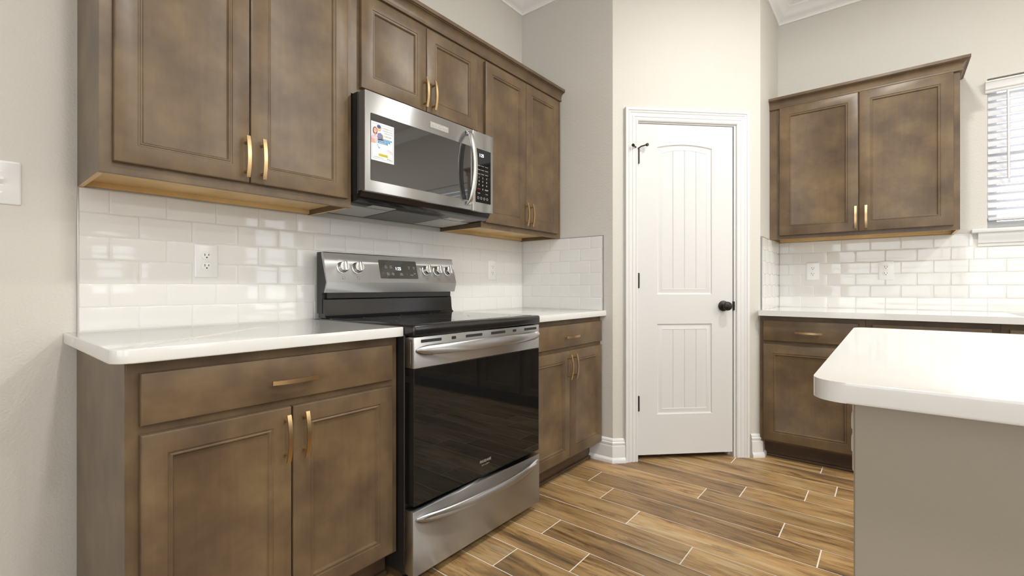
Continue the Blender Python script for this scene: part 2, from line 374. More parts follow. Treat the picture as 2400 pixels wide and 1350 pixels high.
# ------------------------------------------------------------------ pantry door
def build_door():
    w, z0, z1 = d1 - d0, DB, DT; TH = .035; YF = .004
    b = B()
    # panels: (x0,x1,zbot,ztop,arch rise) in slab coordinates
    PL, PR = .123, .475
    panels = [(PL, PR, 1.0105, 1.910, .020), (PL, PR, .2772, .830, 0)]
    def arch(x, pl, pr, zt, rise):
        if not rise: return zt
        u = (x - (pl + pr) / 2) / ((pr - pl) / 2); return zt + rise * (1 - u * u)
    def loop(p, ins, y, n=14):
        pl, pr, zb, zt, rise = p; o = [(pl + ins, y, zb + ins), (pr - ins, y, zb + ins)]
        for k in range(n + 1):
            x = pr - (pr - pl) * k / n; xi = (pl + pr) / 2 + (x - (pl + pr) / 2) * (1 - 2 * ins / (pr - pl))
            o.append((xi, y, arch(x, pl, pr, zt, rise) - ins))
        return o
    outer = [b.verts.new(p) for p in rect(0, w, z0, z1, YF)]; eds = [b.edges.new((outer[i], outer[(i + 1) % 4])) for i in range(4)]
    prof = [(0, 0), (.003, .0045), (.008, .0068), (.012, .0068), (.030, .0022), (.034, .0022), (.036, .0035)]
    for p in panels:
        ls = [[b.verts.new(q) for q in loop(p, i, YF + d)] for i, d in prof]; n = len(ls[0])
        eds += [b.edges.new((ls[0][i], ls[0][(i + 1) % n])) for i in range(n)]
        for a, c in zip(ls, ls[1:]):
            for i in range(n): b.faces.new((a[i], a[(i + 1) % n], c[(i + 1) % n], c[i]))
        pl, pr, zb, zt, rise = p; ins = .036; gx = [pl + (pr - pl) * (ins / (pr - pl)) + (pr - pl - 2 * ins) * q for q in (.235, .5, .765)]
        xs = {pl + ins: .0035, pr - ins: .0035}
        for g in gx: xs.update({g - .003: .0035, g: .0065, g + .003: .0035})
        for k_ in range(1, 14): xs.setdefault(round(pl + ins + (pr - pl - 2 * ins) * k_ / 14, 5), .0035)
        X = sorted(xs)
        def col(x): xo = (pl + pr) / 2 + (x - (pl + pr) / 2) / (1 - 2 * ins / (pr - pl)); return [(x, YF + xs[x], zb + ins), (x, YF + xs[x], arch(xo, pl, pr, zt, rise) - ins)]
        prev = None
        for x in X:
            c = [b.verts.new(q) for q in col(x)]
            if prev: b.faces.new((prev[0], c[0], c[1], prev[1]))
            prev = c
    bmesh.ops.triangle_fill(b, use_beauty=True, use_dissolve=False, edges=eds)
    back = [b.verts.new(p) for p in rect(0, w, z0, z1, YF + TH)]; b.faces.new(back)
    for i in range(4): b.faces.new((outer[i], outer[(i + 1) % 4], back[(i + 1) % 4], back[i]))
    s = struct('door_1', b, 'doorpaint', rz=-45, smooth=25, label='white two-panel arched plank pantry door between the two cabinet runs')
    s.location = Vector(dor) + Vector((d0 * S2, -d0 * S2, 0))
    for zc in (1.850, 1.095, .349):
        h = B(); lathe(h, [(.007, -.046), (.0085, -.045), (.0085, -.016)] + [(.0085, -.0155), (.0078, -.015), (.0085, -.0145), (.0085, .0145), (.0078, .015), (.0085, .0155), (.0085, .045), (.007, .046)], (.001, -.003, zc), (0, 0, 1), 12)
        box(h, -.0035, -.0005, -.001, .02, zc - .045, zc + .045)
        obj('hinge', h, 'bronze', s, smooth=40)
    h = B(); zt = 1.906
    tube(h, [(-.012, -.008, zt - .006), (-.034, -.030, zt - .004), (-.040, -.036, zt - .003)], [.0035, .0035, .0035], 8); lathe(h, [(.0085, 0), (.009, .003), (.009, .010), (.007, .013)], (-.040, -.036, zt - .003), (-.7, -.7, .1), 12)
    tube(h, [(-.002, -.006, zt - .012), (.012, -.020, zt - .002), (.045, -.024, zt + .008)], .004, 8); lathe(h, [(.009, 0), (.0095, .003), (.0095, .010), (.007, .013)], (.048, -.020, zt + .008), (.1, -1, 0), 12)
    lathe(h, [(.010, -.006), (.010, .004)], (-.002, -.003, zt - .012), (0, 0, 1), 14)
    obj('hinge_pin_stop', h, 'bronze', s, smooth=40)
    k = B(); kx = w - .062; kz = .939
    lathe(k, [(.0, 0), (.030, .001), (.033, .004), (.032, .010), (.022, .013), (.0125, .016), (.0115, .030), (.016, .034), (.0245, .040), (.0275, .049), (.0265, .057), (.021, .0625), (.012, .065), (.0, .0655)], (kx, YF, kz), (0, -1, 0), 32)
    obj('door_knob', k, 'bronze', s, smooth=50)
    k = B(); box(k, w + .0015, w + .0035, .0, .024, kz - .029, kz + .029); lathe(k, [(0, -.028), (.007, -.027), (.0075, 0), (.007, .027), (0, .028)], (w + .006, .001, kz), (0, 0, 1), 12)
    obj('strike_plate', k, 'bronze', s, smooth=40)
build_door()
# jamb + casing
b = B(); box(b, d0 - .004, d0 - .0005, .002, T, 0, DT + .012); box(b, d1 + .0065, d1 + .018, -.001, T, 0, DT + .012); box(b, d0 - .004, d1 + .018, .001, T, DT + .0035, DT + .012)
box(b, d1 - .008, d1 + .0065, .043, T, 0, DT + .004); box(b, d0 - .004, d0 + .012, .043, T, 0, DT)
struct('trim_2', b, 'white', loc=dor, rz=-45, label='white door jamb around the pantry door')
CAS = [(0, 0), (0, .010), (.006, .014), (.012, .014), (.014, .0115), (.022, .0125), (.026, .0155), (.034, .0155), (.036, .013), (.046, .0145), (.052, .0185), (.058, .0185), (.060, .016), (.064, .021), (.078, .021), (.080, .018), (.080, 0)]
cl, cr, ct = d0 - .003, d1 + .020, DT + .012
b = B(); sweep(b, [(cl, 0), (cl, ct), (cr, ct), (cr, 0)], CAS, lambda u, v, w: (u, -w, v)); struct('trim_3', b, 'white', loc=dor, rz=-45, smooth=25, label='white fluted casing framing the pantry door')
b = B(); box(b, d0 - .2, d1 + .3, T + .5, T + .52, 0, 2.3); struct('wall_closet', b, 'wall', loc=dor, rz=-45)

# ------------------------------------------------------------------ cabinets
def panel_front(bm, x0, x1, z0, z1, panel=True, yb=0.0, th=.019):
    P = [(0, yb), (0, yb - th + .004), (.0015, yb - th + .0012), (.005, yb - th)]
    if panel: P += [(.052, yb - th), (.0535, yb - th + .0026), (.0575, yb - th + .0030), (.0595, yb - th + .0016), (.0625, yb - th + .0016), (.0665, yb - th + .0085), (.069, yb - th + .0095)]
    rings(bm, [rect(x0 + i, x1 - i, z0 + i, z1 - i, y) for i, y in P])
def pull(parent, x, z, vertical, yb=-.019, length=.136, label=None):
    b = B(); n = 14; h = length / 2
    loops = []
    for k in range(n + 1):
        u = -h + length * k / n; y = yb - .020 - .011 * (1 - (u / h) ** 2); w, t = .0058, .0026
        sec = [(-w, t), (w, t), (w, -t), (-w, -t)]
        loops.append([(x + a, y + c, z + u) if vertical else (x + u, y + c, z + a) for a, c in sec])
    rings(b, loops)
    for s in (-1, 1):
        u = s * .048; y = yb - .020 - .011 * (1 - (u / h) ** 2)
        c = (x, yb, z + u) if vertical else (x + u, yb, z)
        lathe(b, [(.0055, 0), (.0048, .003), (.0042, .012), (.0045, -(y - yb))], c, (0, -1, 0), 10)
    o = obj('handle', b, 'brass', parent, smooth=40)
    return o
def base_cabinet(label, loc, rz, w, group, doors=2, fl=.0235, fr=.0285, right_hang=True, false_front=False, end_panel=False, filler=0, one_drawer=True):
    t = thing('base_cabinet', label, 'cabinet', loc, rz, group); D = .598; H = .88; K = .105
    b = B(); box(b, 0, w, 0, D, K, H, .0012, 1); box(b, .001, w - .001, .07, D, 0, K)
    if end_panel: box(b, -.003, .0, .001, D, 0, H)
    obj('cabinet_body', b, 'wood', t, smooth=30)
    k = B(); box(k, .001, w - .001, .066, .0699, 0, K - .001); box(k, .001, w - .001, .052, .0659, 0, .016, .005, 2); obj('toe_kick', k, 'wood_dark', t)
    z0, z1, z2, z3 = .1185, .706, .728, .852
    if filler:
        f = B(); box(f, 0, filler, -.001, 0, K, H); obj('filler_strip', f, 'wood', t)
    x0, x1 = filler + fl, w - fr
    spans = [(x0, x1)] if one_drawer else [(x0, (x0 + x1) / 2 - .028), ((x0 + x1) / 2 + .028, x1)]
    for a, c in spans:
        b = B(); panel_front(b, a, c, z2, z3, False); dr = obj('drawer', b, 'wood_h', t, smooth=25)
        if not false_front: pull(dr, (a + c) / 2 + .003, (z2 + z3) / 2 - .005, False)
    if doors == 2:
        xm = (x0 + x1) / 2
        for a, c, hx in ((x0, xm - .0018, xm - .0018 - .0105), (xm + .0018, x1, xm + .0018 + .0335)):
            b = B(); panel_front(b, a, c, z0, z1); dd = obj('cabinet_door', b, 'wood', t, smooth=25)
            pull(dd, hx if a == x0 else xm + .0018 + .033, z1 - .086, True) if a != x0 else pull(dd, c - .030 + .012, z1 - .086, True)
    else:
        b = B(); panel_front(b, x0, x1, z0, z1); dd = obj('cabinet_door', b, 'wood', t, smooth=25)
        pull(dd, x1 - .030, z1 - .086, True)
    return t
def wall_cabinet(label, loc, rz, w, h, group, fl=.0255, fr=.0255, D=.317, dz0=.026, dz1=None, bead=False, xm=None, rawedge=True):
    """local z = 0 at the cabinet's bottom edge"""
    t = thing('wall_cabinet', label, 'cabinet', loc, rz, group); s = .0135
    b = B()
    box(b, 0, s, .019, D, 0, h); box(b, w - s, w, .019, D, 0, h); box(b, s, w - s, .019, D, h - .02, h); box(b, s, w - s, D - .01, D, .03, h - .02)
    box(b, 0, w, 0, .019, 0, h)
    obj('cabinet_body', b, 'wood', t, smooth=30)
    b = B(); box(b, s, w - s, .019, D - .012, .022, .034); box(b, s, w - s, D - .012, D, .004, .022)
    for xx in (0, w - s): box(b, xx + .0005, xx + s - .0005, .02, D - .001, -.0006, .0002)
    obj('bottom_panel', b, 'maple', t)
    for xx in (.42 * w, .97 * w - .02):
        b = B(); lathe(b, [(.0, .0), (.0055, .0), (.006, .002), (.004, .004), (0, .0045)], (xx, D - .02, .022), (0, 0, -1), 12); obj('screw', b, 'screw', t, smooth=50)
    z1 = dz1 if dz1 else h - .036
    x0, x1 = fl, w - fr; m = xm if xm else (x0 + x1) / 2; z1 = min(z1, h)
    for i, (a, c) in enumerate(((x0, m - .0015), (m + .0015, x1))):
        b = B(); panel_front(b, a, c, dz0, z1); dd = obj('cabinet_door', b, 'wood', t, smooth=25)
        pull(dd, c - .013 if i == 0 else a + .0345, dz0 + .081, True)
    return t
GW, GB = 'brown wall cabinets', 'brown base cabinets'
UY = 1.668; UT = 2.29
wall_cabinet('tall brown two-door wall cabinet nearest the light switch', (X0, UY, 1.372), 0, X1 - X0, UT - 1.372, GW, .028, .0225, dz0=.031, dz1=.878, xm=.3785)
wall_cabinet('short brown two-door wall cabinet sitting on top of the microwave', (X1, UY, 1.832), 0, X2 - X1, UT - 1.832, GW, .036, .044, dz0=.030, dz1=.418, xm=.3757)
wall_cabinet('brown two-door wall cabinet between the microwave and the short grey wall', (X2, UY, 1.372), 0, X3 - X2 - .001, UT - 1.372, GW, .0195, .048, dz0=.026, dz1=.878, xm=.372)
wr = wall_cabinet('brown two-door wall cabinet next to the white window blind', (3.521, YA - .001, 1.372), -90, .9255, 2.262 - 1.372, GW, .0585, .027, D=.304, dz0=.024, dz1=.866, xm=.4805)
f = B(); box(f, 0, .046, -.002, 0, 0, .874); box(f, .044, .0462, -.006, 0, 0, .874); obj('filler_strip', f, 'wood', wr)
# crown on the cabinet runs
def crown_profile(z0, h, p):
    P = [(0, 0), (.25, 0), (.30, .04), (.31, .10), (.29, .15), (.22, .17), (.23, .20), (.25, .32), (.30, .45), (.40, .57), (.55, .66), (.72, .71), (.80, .72), (.82, .76), (.96, .76), (1, .79), (1, 1), (0, 1)]
    return [(a * p, z0 + c * h) for a, c in P]
b = B(); sweep(b, [(X0, YL - .001), (X0, UY), (XC - .0005, UY)], [(-d, z) for d, z in crown_profile(2.266, .070, .038)], lambda u, v, w: (u, v, w))
box(b, X0 + .001, XC - .001, UY + .001, UY + .02, UT + .0005, 2.33)
tag(obj('cabinet_crown', b, 'wood_h', smooth=30), 'long brown crown moulding capping the cabinets above the range', 'moulding')
b = B(); sweep(b, [(0, 0), (.9255, 0), (.9255, .303)], [(-d, z) for d, z in crown_profile(.866, .070, .040)], lambda u, v, w: (u, v, w))
obj('crown_moulding', b, 'wood_h', wr, smooth=30)

BY = 1.375
base_cabinet('brown base cabinet with one drawer between the wall end and the range', (X0, BY, 0), 0, X1 - X0, GB, end_panel=True)
base_cabinet('brown base cabinet with one drawer between the range and the pantry door', (X2, BY, 0), 0, X3 - X2 - .001, GB, fl=.02, fr=.012)
SX = 3.216
base_cabinet('brown base cabinet with one drawer beside the pantry door, facing the island', (SX, YA - .001, 0), -90, .5222, GB, doors=1, fl=.0035, fr=.030, filler=.0165)
base_cabinet('brown base cabinet behind the island between the corner cabinet and the sink', (SX, .0975, 0), -90, .5175, GB, doors=1, fl=.029, fr=.029)
base_cabinet('brown sink base cabinet below the window, mostly hidden by the island', (SX, -.42, 0), -90, .914, GB, doors=2, fl=.028, fr=.028, false_front=True, one_drawer=False)
base_cabinet('brown base cabinet at the far end of the sink run', (SX, -1.334, 0), -90, .61, GB, doors=2, fl=.028, fr=.028)

# ------------------------------------------------------------------ countertops
CT0, CT1 = .8805, .914
FY = 1.335
b = B(); r = .035; xl = .240
pts = [(xl, YL - .001)] + arc_corner(xl + r, FY + r, r, 180, 270) + [(X1 + .0, FY), (X1 + .0, YL - .001)]
prism_xy(b, pts, CT0, CT1, .003, 2); tag(obj('countertop', b, 'quartz', smooth=40), 'white quartz countertop with rounded corner beside the light-switch wall', 'countertop')
b = B(); pts = [(X2 + .0, FY), (XC - .001, FY), (XC - .001, YL - .001), (X2 + .0, YL - .001)]
prism_xy(b, pts, CT0, CT1, .003, 2); tag(obj('countertop', b, 'quartz', smooth=40), 'short white quartz countertop between the range and the pantry door', 'countertop')
# sink counter with a cut-out
b = B(); cx0 = 3.168; cy1 = -1.95; hx0, hx1, hy0, hy1 = 3.27, 3.70, -.50, -1.24
o_ = [(cx0, YA - .001), (XR - .001, YA - .001), (XR - .001, cy1), (cx0, cy1)]
hr = .03
h_ = arc_corner(hx1 - hr, hy0 - hr, hr, 0, 90, 5) + arc_corner(hx0 + hr, hy0 - hr, hr, 90, 180, 5) + arc_corner(hx0 + hr, hy1 + hr, hr, 180, 270, 5) + arc_corner(hx1 - hr, hy1 + hr, hr, 270, 360, 5)
for z in (CT0, CT1):
    vo = [b.verts.new((*p, z)) for p in o_]; vh = [b.verts.new((*p, z)) for p in h_]
    es = [b.edges.new((v[i], v[(i + 1) % len(v)])) for v in (vo, vh) for i in range(len(v))]
    bmesh.ops.triangle_fill(b, use_beauty=True, use_dissolve=True, edges=es)
    if z == CT0: lo_ = (vo, vh)
for v, u in ((lo_[0], vo), (lo_[1], vh)):
    for i in range(len(v)): b.faces.new((v[i], v[(i + 1) % len(v)], u[(i + 1) % len(v)], u[i]))
tag(obj('countertop', b, 'quartz', smooth=30), 'long white quartz countertop under the window with a sink cut-out', 'countertop')
b = B(); cxm, cym = (hx0 + hx1) / 2, (hy0 + hy1) / 2
def shr(k, z): return [(cxm + (x - cxm) * k, cym + (y - cym) * k, z) for x, y in h_]
rings(b, [shr(1.06, CT0 - .0015), shr(1.0, CT0 - .0015), shr(.985, CT0 - .02), shr(.965, .72), shr(.93, .695), shr(.2, .690), shr(.2, .685), shr(.95, .688), shr(1.0, .72), shr(1.06, CT0 - .004)], cap0=False, cap1=False)
V = rings(b, [shr(.2, .690), shr(.05, .688)], cap0=False)
tag(obj('sink', b, 'steel', smooth=40), 'stainless undermount sink set in the countertop under the window', 'sink')

# ------------------------------------------------------------------ backsplash tiling
def backsplash(label, org, rz, length, j_top, z0=.9139, z1=1.3705, edge0=False, edge1=False, step=.1545, hole=None, seed=1):
    """local x along the wall from org, y into the wall (front at y=-.008)"""
    b = B(); rnd = random.Random(seed); rows = 6; rh = (z1 - z0) / rows; g = .0016
    spans = [(0, length, z0, z1)]
    box(b, 0, length, -.0072, 0, z0, z1, mi=1)
    for rI in range(rows):
        zt = z1 - rI * rh; zb = zt - rh
        jo = j_top + (0 if rI % 2 == 0 else step / 2); x = (jo % step) - step
        while x < length:
            a, c = max(x, .002 if edge0 else 0), min(x + step, length - (.002 if edge1 else 0))
            if c - a > .012:
                top, bot = zt, zb
                if hole and c > hole[0] and a < hole[1] and top > hole[2]:
                    if a < hole[0] - .012: c2 = hole[0]; segs = [(a, c2, bot, top), (c2, c, bot, hole[2])]
                    else: segs = [(a, c, bot, min(top, hole[2]))]
                else: segs = [(a, c, bot, top)]
                for (aa, cc, bb, tt) in segs:
                    if tt - bb < .012 or cc - aa < .012: continue
                    tx, tz = rnd.uniform(-1, 1) * .0022, rnd.uniform(-1, 1) * .0022
                    w2, h2 = (cc - aa) / 2 - g / 2, (tt - bb) / 2 - g / 2; mx, mz = (aa + cc) / 2, (bb + tt) / 2
                    lp = []
                    for ins, y in ((0, 0), (0, -.0074), (.0010, -.0081), (.0032, -.0086), (.0075, -.0088)):
                        lp.append([(mx + sx * (w2 - ins), y + (sx * (w2 - ins) * tx + sz * (h2 - ins) * tz if y < -.007 else 0), mz + sz * (h2 - ins)) for sx, sz in ((-1, -1), (1, -1), (1, 1), (-1, 1))])
                    rings(b, lp, cap0=False)
            x += step
    for e, xx in ((edge0, 0), (edge1, length)):
        if e: box(b, xx - .0015, xx + .0015, -.0095, 0, z0, z1 + .001, mi=2)
    if edge1 or edge0 == 2: box(b, 0, length, -.0095, 0, z1 - .0006, z1 + .0014, mi=2)
    o = obj('backsplash', b, ['tile', 'grout', 'metal_edge'], loc=org, smooth=45); o.rotation_euler = (0, 0, R(rz))
    return tag(o, label, 'backsplash', 'white subway tile backsplash panels')
backsplash('glossy white subway tile backsplash behind the range', (X0, YL - .0003, 0), 0, XC - X0 - .0003, .349 - X0, edge0=True, seed=4)
backsplash('white subway tile backsplash on the short wall near the pantry door', (XC - .0003, YL - .0095, 0), -90, YL - .0095 - 1.352, 1.9755 - 1.591, step=.1515, edge1=True, seed=6)
backsplash('white subway tile strip on the narrow alcove wall end', (XA + .003, YA - .0003, 0), 0, XR - XA - .0035, .05, edge0=2, seed=8)
backsplash('long white subway tile backsplash behind the sink below the window', (XR - .0003, YA - .0095, 0), -90, 2.55, YA - .0095 - .553, step=.1535, hole=(1.0, 2.12, 1.285), seed=9)

# ------------------------------------------------------------------ outlets and switch
def outlet(label, loc, rz):
    t = thing('electrical_outlet', label, 'outlet', loc, rz, 'white duplex outlets')
    b = B(); rings(b, [rrect(-.038, .038, -.061, .061, 0, .004), rrect(-.038, .038, -.061, .061, -.003, .004), rrect(-.0345, .0345, -.0575, .0575, -.0058, .003)]); obj('plate', b, 'plastic', t, smooth=40)
    for s in (-1, 1):
        zc = s * .0195
        b = B(); ring = []
        def shp(k, y):
            o = []
            for i in range(28):
                a = 2 * math.pi * i / 28; x, z = .0175 * k * math.cos(a), .0175 * k * math.sin(a); o.append((x, y, zc + max(-.0142 * k, min(.0142 * k, z))))
            return o
        rings(b, [shp(1, -.0055), shp(1, -.0075), shp(.93, -.0082)]); q = obj('receptacle', b, 'plastic', t, smooth=40)
        b = B(); box(b, -.0075, -.0052, -.0086, -.0080, zc - .001, zc + .0075); box(b, .0052, .0075, -.0086, -.0080, zc, zc + .0068)
        lathe(b, [(.0026, 0), (.0026, .0006)], (0, -.0080, zc - .0068), (0, -1, 0), 12); obj('slot', b, 'slot', q)
    b = B(); lathe(b, [(.003, 0), (.003, .001), (.001, .0018)], (0, -.0056, 0), (0, -1, 0), 12); obj('screw', b, 'plastic', t, smooth=50)
    return t
outlet('white duplex outlet on the glossy tiles above the counter nearest the light switch', (.6245, YL - .0089, 1.1525), 0)
outlet('white duplex outlet on the tiles between the range and the corner', (2.230, YL - .0089, 1.164), 0)
outlet('white duplex outlet on the sink wall tiles closest to the alcove corner', (XR - .0092, .406, 1.165), -90)
outlet('white duplex outlet on the sink wall tiles closer to the window', (XR - .0092, .0115, 1.162), -90)
t = thing('light_switch', 'white two-gang toggle switch plate on the grey wall beside the cabinets', 'light switch', (.0915, YL, 1.358))
b = B(); rings(b, [rrect(-.058, .058, -.0625, .0625, 0, .005), rrect(-.058, .058, -.0625, .0625, -.003, .005), rrect(-.0545, .0545, -.059, .059, -.0062, .004)]); obj('plate', b, 'plastic', t, smooth=40)
for sx in (-.023, .019):
    b = B(); box(b, sx - .005, sx + .005, -.0068, -.006, -.012, .012); rings(b, [rect(sx - .004, sx + .004, -.007, .009, -.0065), rect(sx - .0035, sx + .0035, .006, .013, -.017), ]); obj('toggle', b, 'plastic', t, smooth=30)
    for z in (-.030, .030):
        b = B(); lathe(b, [(.0032, 0), (.0032, .001), (.001, .0018)], (sx, -.006, z), (0, -1, 0), 12); obj('screw', b, 'plastic', t, smooth=50)

# ------------------------------------------------------------------ range
def build_range():
    xl, xr = X1 + .004, X2 - .004; w = xr - xl; cx = (xl + xr) / 2
    t = thing('electric_range', 'freestanding stainless electric range with black glass oven door', 'range', (cx, 1.62, 0)); h = w / 2
    ox, oy = cx, 1.62
    def Y(y): return y - oy
    b = B(); box(b, -h, h, Y(1.335), Y(1.945), .03, .893, .003, 1)
    for s in (-1, 1):
        box(b, s * h - s * .0008, s * h + s * .0012, Y(1.40), Y(1.90), .12, .62)
    obj('body', b, 'blackmatte', t, smooth=30)
    for sx in (-1, 1):
        for yy in (1.36, 1.90):
            b = B(); lathe(b, [(.016, 0), (.018, .003), (.018, .012), (.008, .015), (.008, .033)], (sx * (h - .035), Y(yy), 0), (0, 0, 1), 16); obj('foot', b, 'blackmatte', t, smooth=40)
    # cooktop: frame + glass
    b = B(); box(b, -h - .001, h + .001, Y(1.281), Y(1.925), .881, .9215, .009, 3); obj('cooktop_frame', b, 'black', t, smooth=40)
    b = B(); box(b, -h + .022, h - .022, Y(1.318), Y(1.865), .9213, .9225); ck = obj('cooktop_glass', b, 'blackglass', t)
    for bx, by, br in ((-.19, 1.44, .115), (.19, 1.44, .10), (-.19, 1.73, .08), (.19, 1.73, .08), (0, 1.76, .055)):
        b = B(); n = 40
        V = [[b.verts.new((bx + q * math.cos(2 * math.pi * k / n), Y(by) + q * math.sin(2 * math.pi * k / n), .9227)) for k in range(n)] for q in (br, br - .0015)]
        for k in range(n): b.faces.new((V[0][k], V[0][(k + 1) % n], V[1][(k + 1) % n], V[1][k]))
        obj('burner_ring', b, 'darkmetal', ck)
    # rear riser (black) and backguard side caps
    b = B()
    prof = [(1.868, .9215), (1.880, .931), (1.884, .945), (1.889, 1.000), (1.893, 1.006), (1.930, 1.006), (1.930, .9215)]
    rings(b, [[(s * (h - .002), Y(y), z) for y, z in prof] for s in (-1, 1)])
    box(b, -h + .015, h - .02, Y(1.885), Y(1.93), 1.006, 1.0305)
    obj('rear_riser', b, 'black', t, smooth=20)
    pt, pm, pb = (1.889, 1.2045), (1.853, 1.0765), (1.868, 1.031)
    b = B(); prof = [(1.889, 1.2075), (1.940, 1.2075), (1.940, .94), (1.897, .94), (1.897, 1.031), (1.870, 1.031), (1.857, 1.0765)]
    rings(b, [[(s * (h + .0005), Y(y), z) for y, z in prof] for s in (-1, 1)]); obj('backguard_shell', b, 'blackmatte', t, smooth=20)
    b = B(); e = .0012
    prof = [(pt[0] + .012, pt[1] + .0035), (pt[0] + .001, pt[1] + .0035), (pt[0] - .003, pt[1]), (pm[0] - .0005, pm[1] + .003), (pm[0] - .001, pm[1] - .001), (pb[0] - .002, pb[1]), (pb[0] + .01, pb[1]), (pm[0] + .008, pm[1]), (pt[0] + .012, pt[1] - .01)]
    rings(b, [[(s * (h + .002), Y(y), z) for y, z in prof] for s in (-1, 1)]); cp = obj('control_panel', b, 'steel', t, smooth=25)
    # frame on the slanted face: origin at the panel's middle line, u = x, v up the slope, n outward
    dv = Vector((0, pt[0] - pm[0], pt[1] - pm[1])); L = dv.length; dv.normalize(); nv = Vector((0, -dv.z, dv.y))
    o0 = Vector((0, Y(pm[0] - .0014), pm[1]))
    mt = Matrix(((1, 0, 0, o0.x), (0, -nv.y, dv.y, o0.y), (0, -nv.z, dv.z, o0.z), (0, 0, 0, 1)))   # local (x, -out, v)
    def put(bm): xf(bm, mt)
    vk = .066
    for kx in (1.1155, 1.189, 1.592, 1.667, 1.742):
        x = kx - ox
        b = B(); lathe(b, [(0, 0), (.0265, 0), (.0265, .003), (.0235, .004), (.0225, .024), (.021, .026), (0, .026)], (x, -.001, vk), (0, -1, 0), 32)
        put(b); kn = obj('knob', b, 'chrome', cp, smooth=35)
        b = B(); box(b, x - .0065, x + .0065, -.038, -.020, vk - .0215, vk + .0215, .003, 2)
        put(b); obj('knob_grip', b, 'chrome', kn, smooth=40)
    b = B()
    for kx, pos in ((1.1155, (-1, -1)), (1.189, (-1, 1)), (1.592, (0, 1)), (1.667, (1, 1)), (1.742, (1, -1))):
        x = kx - ox; z = .0205; q = .0065
        for a0, a1, c0, c1 in ((-q, q, q - .0007, q), (-q, q, -q, -q + .0007), (-q, -q + .0007, -q, q), (q - .0007, q, -q, q)): box(b, x + a0, x + a1, -.0004, 0, z + c0, z + c1)
        box(b, x + pos[0] * .0045 - .0018, x + pos[0] * .0045 + .0018, -.0005, 0, z + pos[1] * .0045 - .0018, z + pos[1] * .0045 + .0018)
        for a in range(-120, 121, 40):
            text(b, 'Hi' if a == -120 else 'Lo' if a == 120 else '.', x + .031 * math.sin(R(a)), vk + .031 * math.cos(R(a)) - .002, -.0004, .003)
    text(b, 'OVEN', 1.137 - ox, .113, -.0004, .003); lathe(b, [(.0016, 0), (.0016, .0004)], (1.152 - ox, 0, .1145), (0, -1, 0), 10); text(b, 'SURFACE', 1.170 - ox, .113, -.0004, .003)
    lathe(b, [(.0018, 0), (.0018, .0004)], (1.582 - ox, 0, .108), (0, -1, 0), 10); text(b, 'WARM', 1.667 - ox, .107, -.0004, .003)
    put(b); obj('control_lettering', b, 'ink', cp)
    b = B(); xa, xb = 1.3085 - ox, 1.5325 - ox
    rings(b, [rrect(xa, xb, .0205, .1125, -.0001, .005), rrect(xa, xb, .0205, .1125, -.0018, .005)]); put(b); dp = obj('display', b, 'mwglass', cp)
    b = B(); text(b, '1:25', (xa + xb) / 2 - .003, .064, -.0022, .0155, .030); put(b); obj('clock_digits', b, 'digits', dp)
    b = B()
    for s, fx, fz in (('Bake', .17, .080), ('Broil', .30, .081), ('Conv', .17, .072), ('Roast', .30, .073), ('Time', .78, .080), ('Set', .78, .072), ('Clean', .92, .080), ('Lock', .92, .072), ('Warm', .20, .045), ('Zone', .20, .038), ('Pizza', .33, .045), ('Fries', .33, .038), ('Timer', .55, .045), ('Preheat', .55, .038), ('Start', .92, .045), ('<', .08, .045), ('>', .70, .042)):
        text(b, s, xa + (xb - xa) * fx, fz, -.0021, .0042)
    text(b, 'Cancel', xa + (xb - xa) * .83, .038, -.0021, .0042)
    put(b); obj('touch_lettering', b, 'whiteink', dp)
    # oven door
    DF = 1.285; dl, dr_ = 1.040 - ox, 1.789 - ox
    b = B(); box(b, dl, dr_, Y(DF), Y(1.333), .768, .8785, .004, 2); od = obj('oven_door', b, 'steel', t, smooth=30)
    b = B(); box(b, dl + .0015, dr_ - .0015, Y(DF + .001), Y(1.333), .285, .7675, .002, 1); obj('oven_glass', b, 'blackglass', od, smooth=30)
    b = B(); box(b, dl - .0006, dl + .001, Y(DF + .004), Y(1.33), .772, .872, .0004, 1); box(b, dl - .0012, dl, Y(DF + .016), Y(DF + .022), .785, .862); obj('edge_cap', b, 'steel', od)
    for a, c in ((1.072, 1.170), (1.221, 1.244), (1.297, 1.392), (1.446, 1.538), (1.590, 1.614), (1.672, 1.766)):
        b = B(); rings(b, [rrect(a - ox, c - ox, .8575, .8685, Y(DF) - .0004, .0025, 3), rrect(a - ox, c - ox, .8575, .8685, Y(DF) + .001, .0025, 3)]); obj('vent_slot', b, 'slot', od)
    def bow(x0, x1, z, bulge, r, sag):
        b = B(); pts = []; rr = []; n = 36
        for k in range(n + 1):
            u = -1 + 2 * k / n; e = 1 - abs(u) ** 2.6
            pts.append(((x0 + x1) / 2 + u * (x1 - x0) / 2, Y(DF) - bulge * e - .004, z - sag * (1 - u * u))); rr.append(max(.004, r * (1 - abs(u) ** 24) * (.86 + .14 * (1 - u * u))))
        tube(b, pts, rr, 18, (.62, 1.0)); return b
    obj('handle', bow(dl + .010, dr_ - .006, .8335, .048, .0205, .0), 'steel', od, smooth=60)
    b = B(); text(b, 'FRIGIDAIRE', 1.4125 - ox, .3385, Y(DF) + .0006, .0105, .068); text(b, 'G A L L E R Y', 1.4125 - ox, .3255, Y(DF) + .0006, .0055, .044); obj('lettering', b, 'badge', od)
    # storage drawer
    b = B(); box(b, dl - .004, dr_ + .001, Y(DF - .001), Y(1.333), .0385, .2675, .004, 2); dw = obj('storage_drawer', b, 'steel', t, smooth=30)
    obj('handle', bow(dl + .010, dr_ - .012, .240, .038, .0175, .012), 'steel', dw, smooth=60)
build_range()

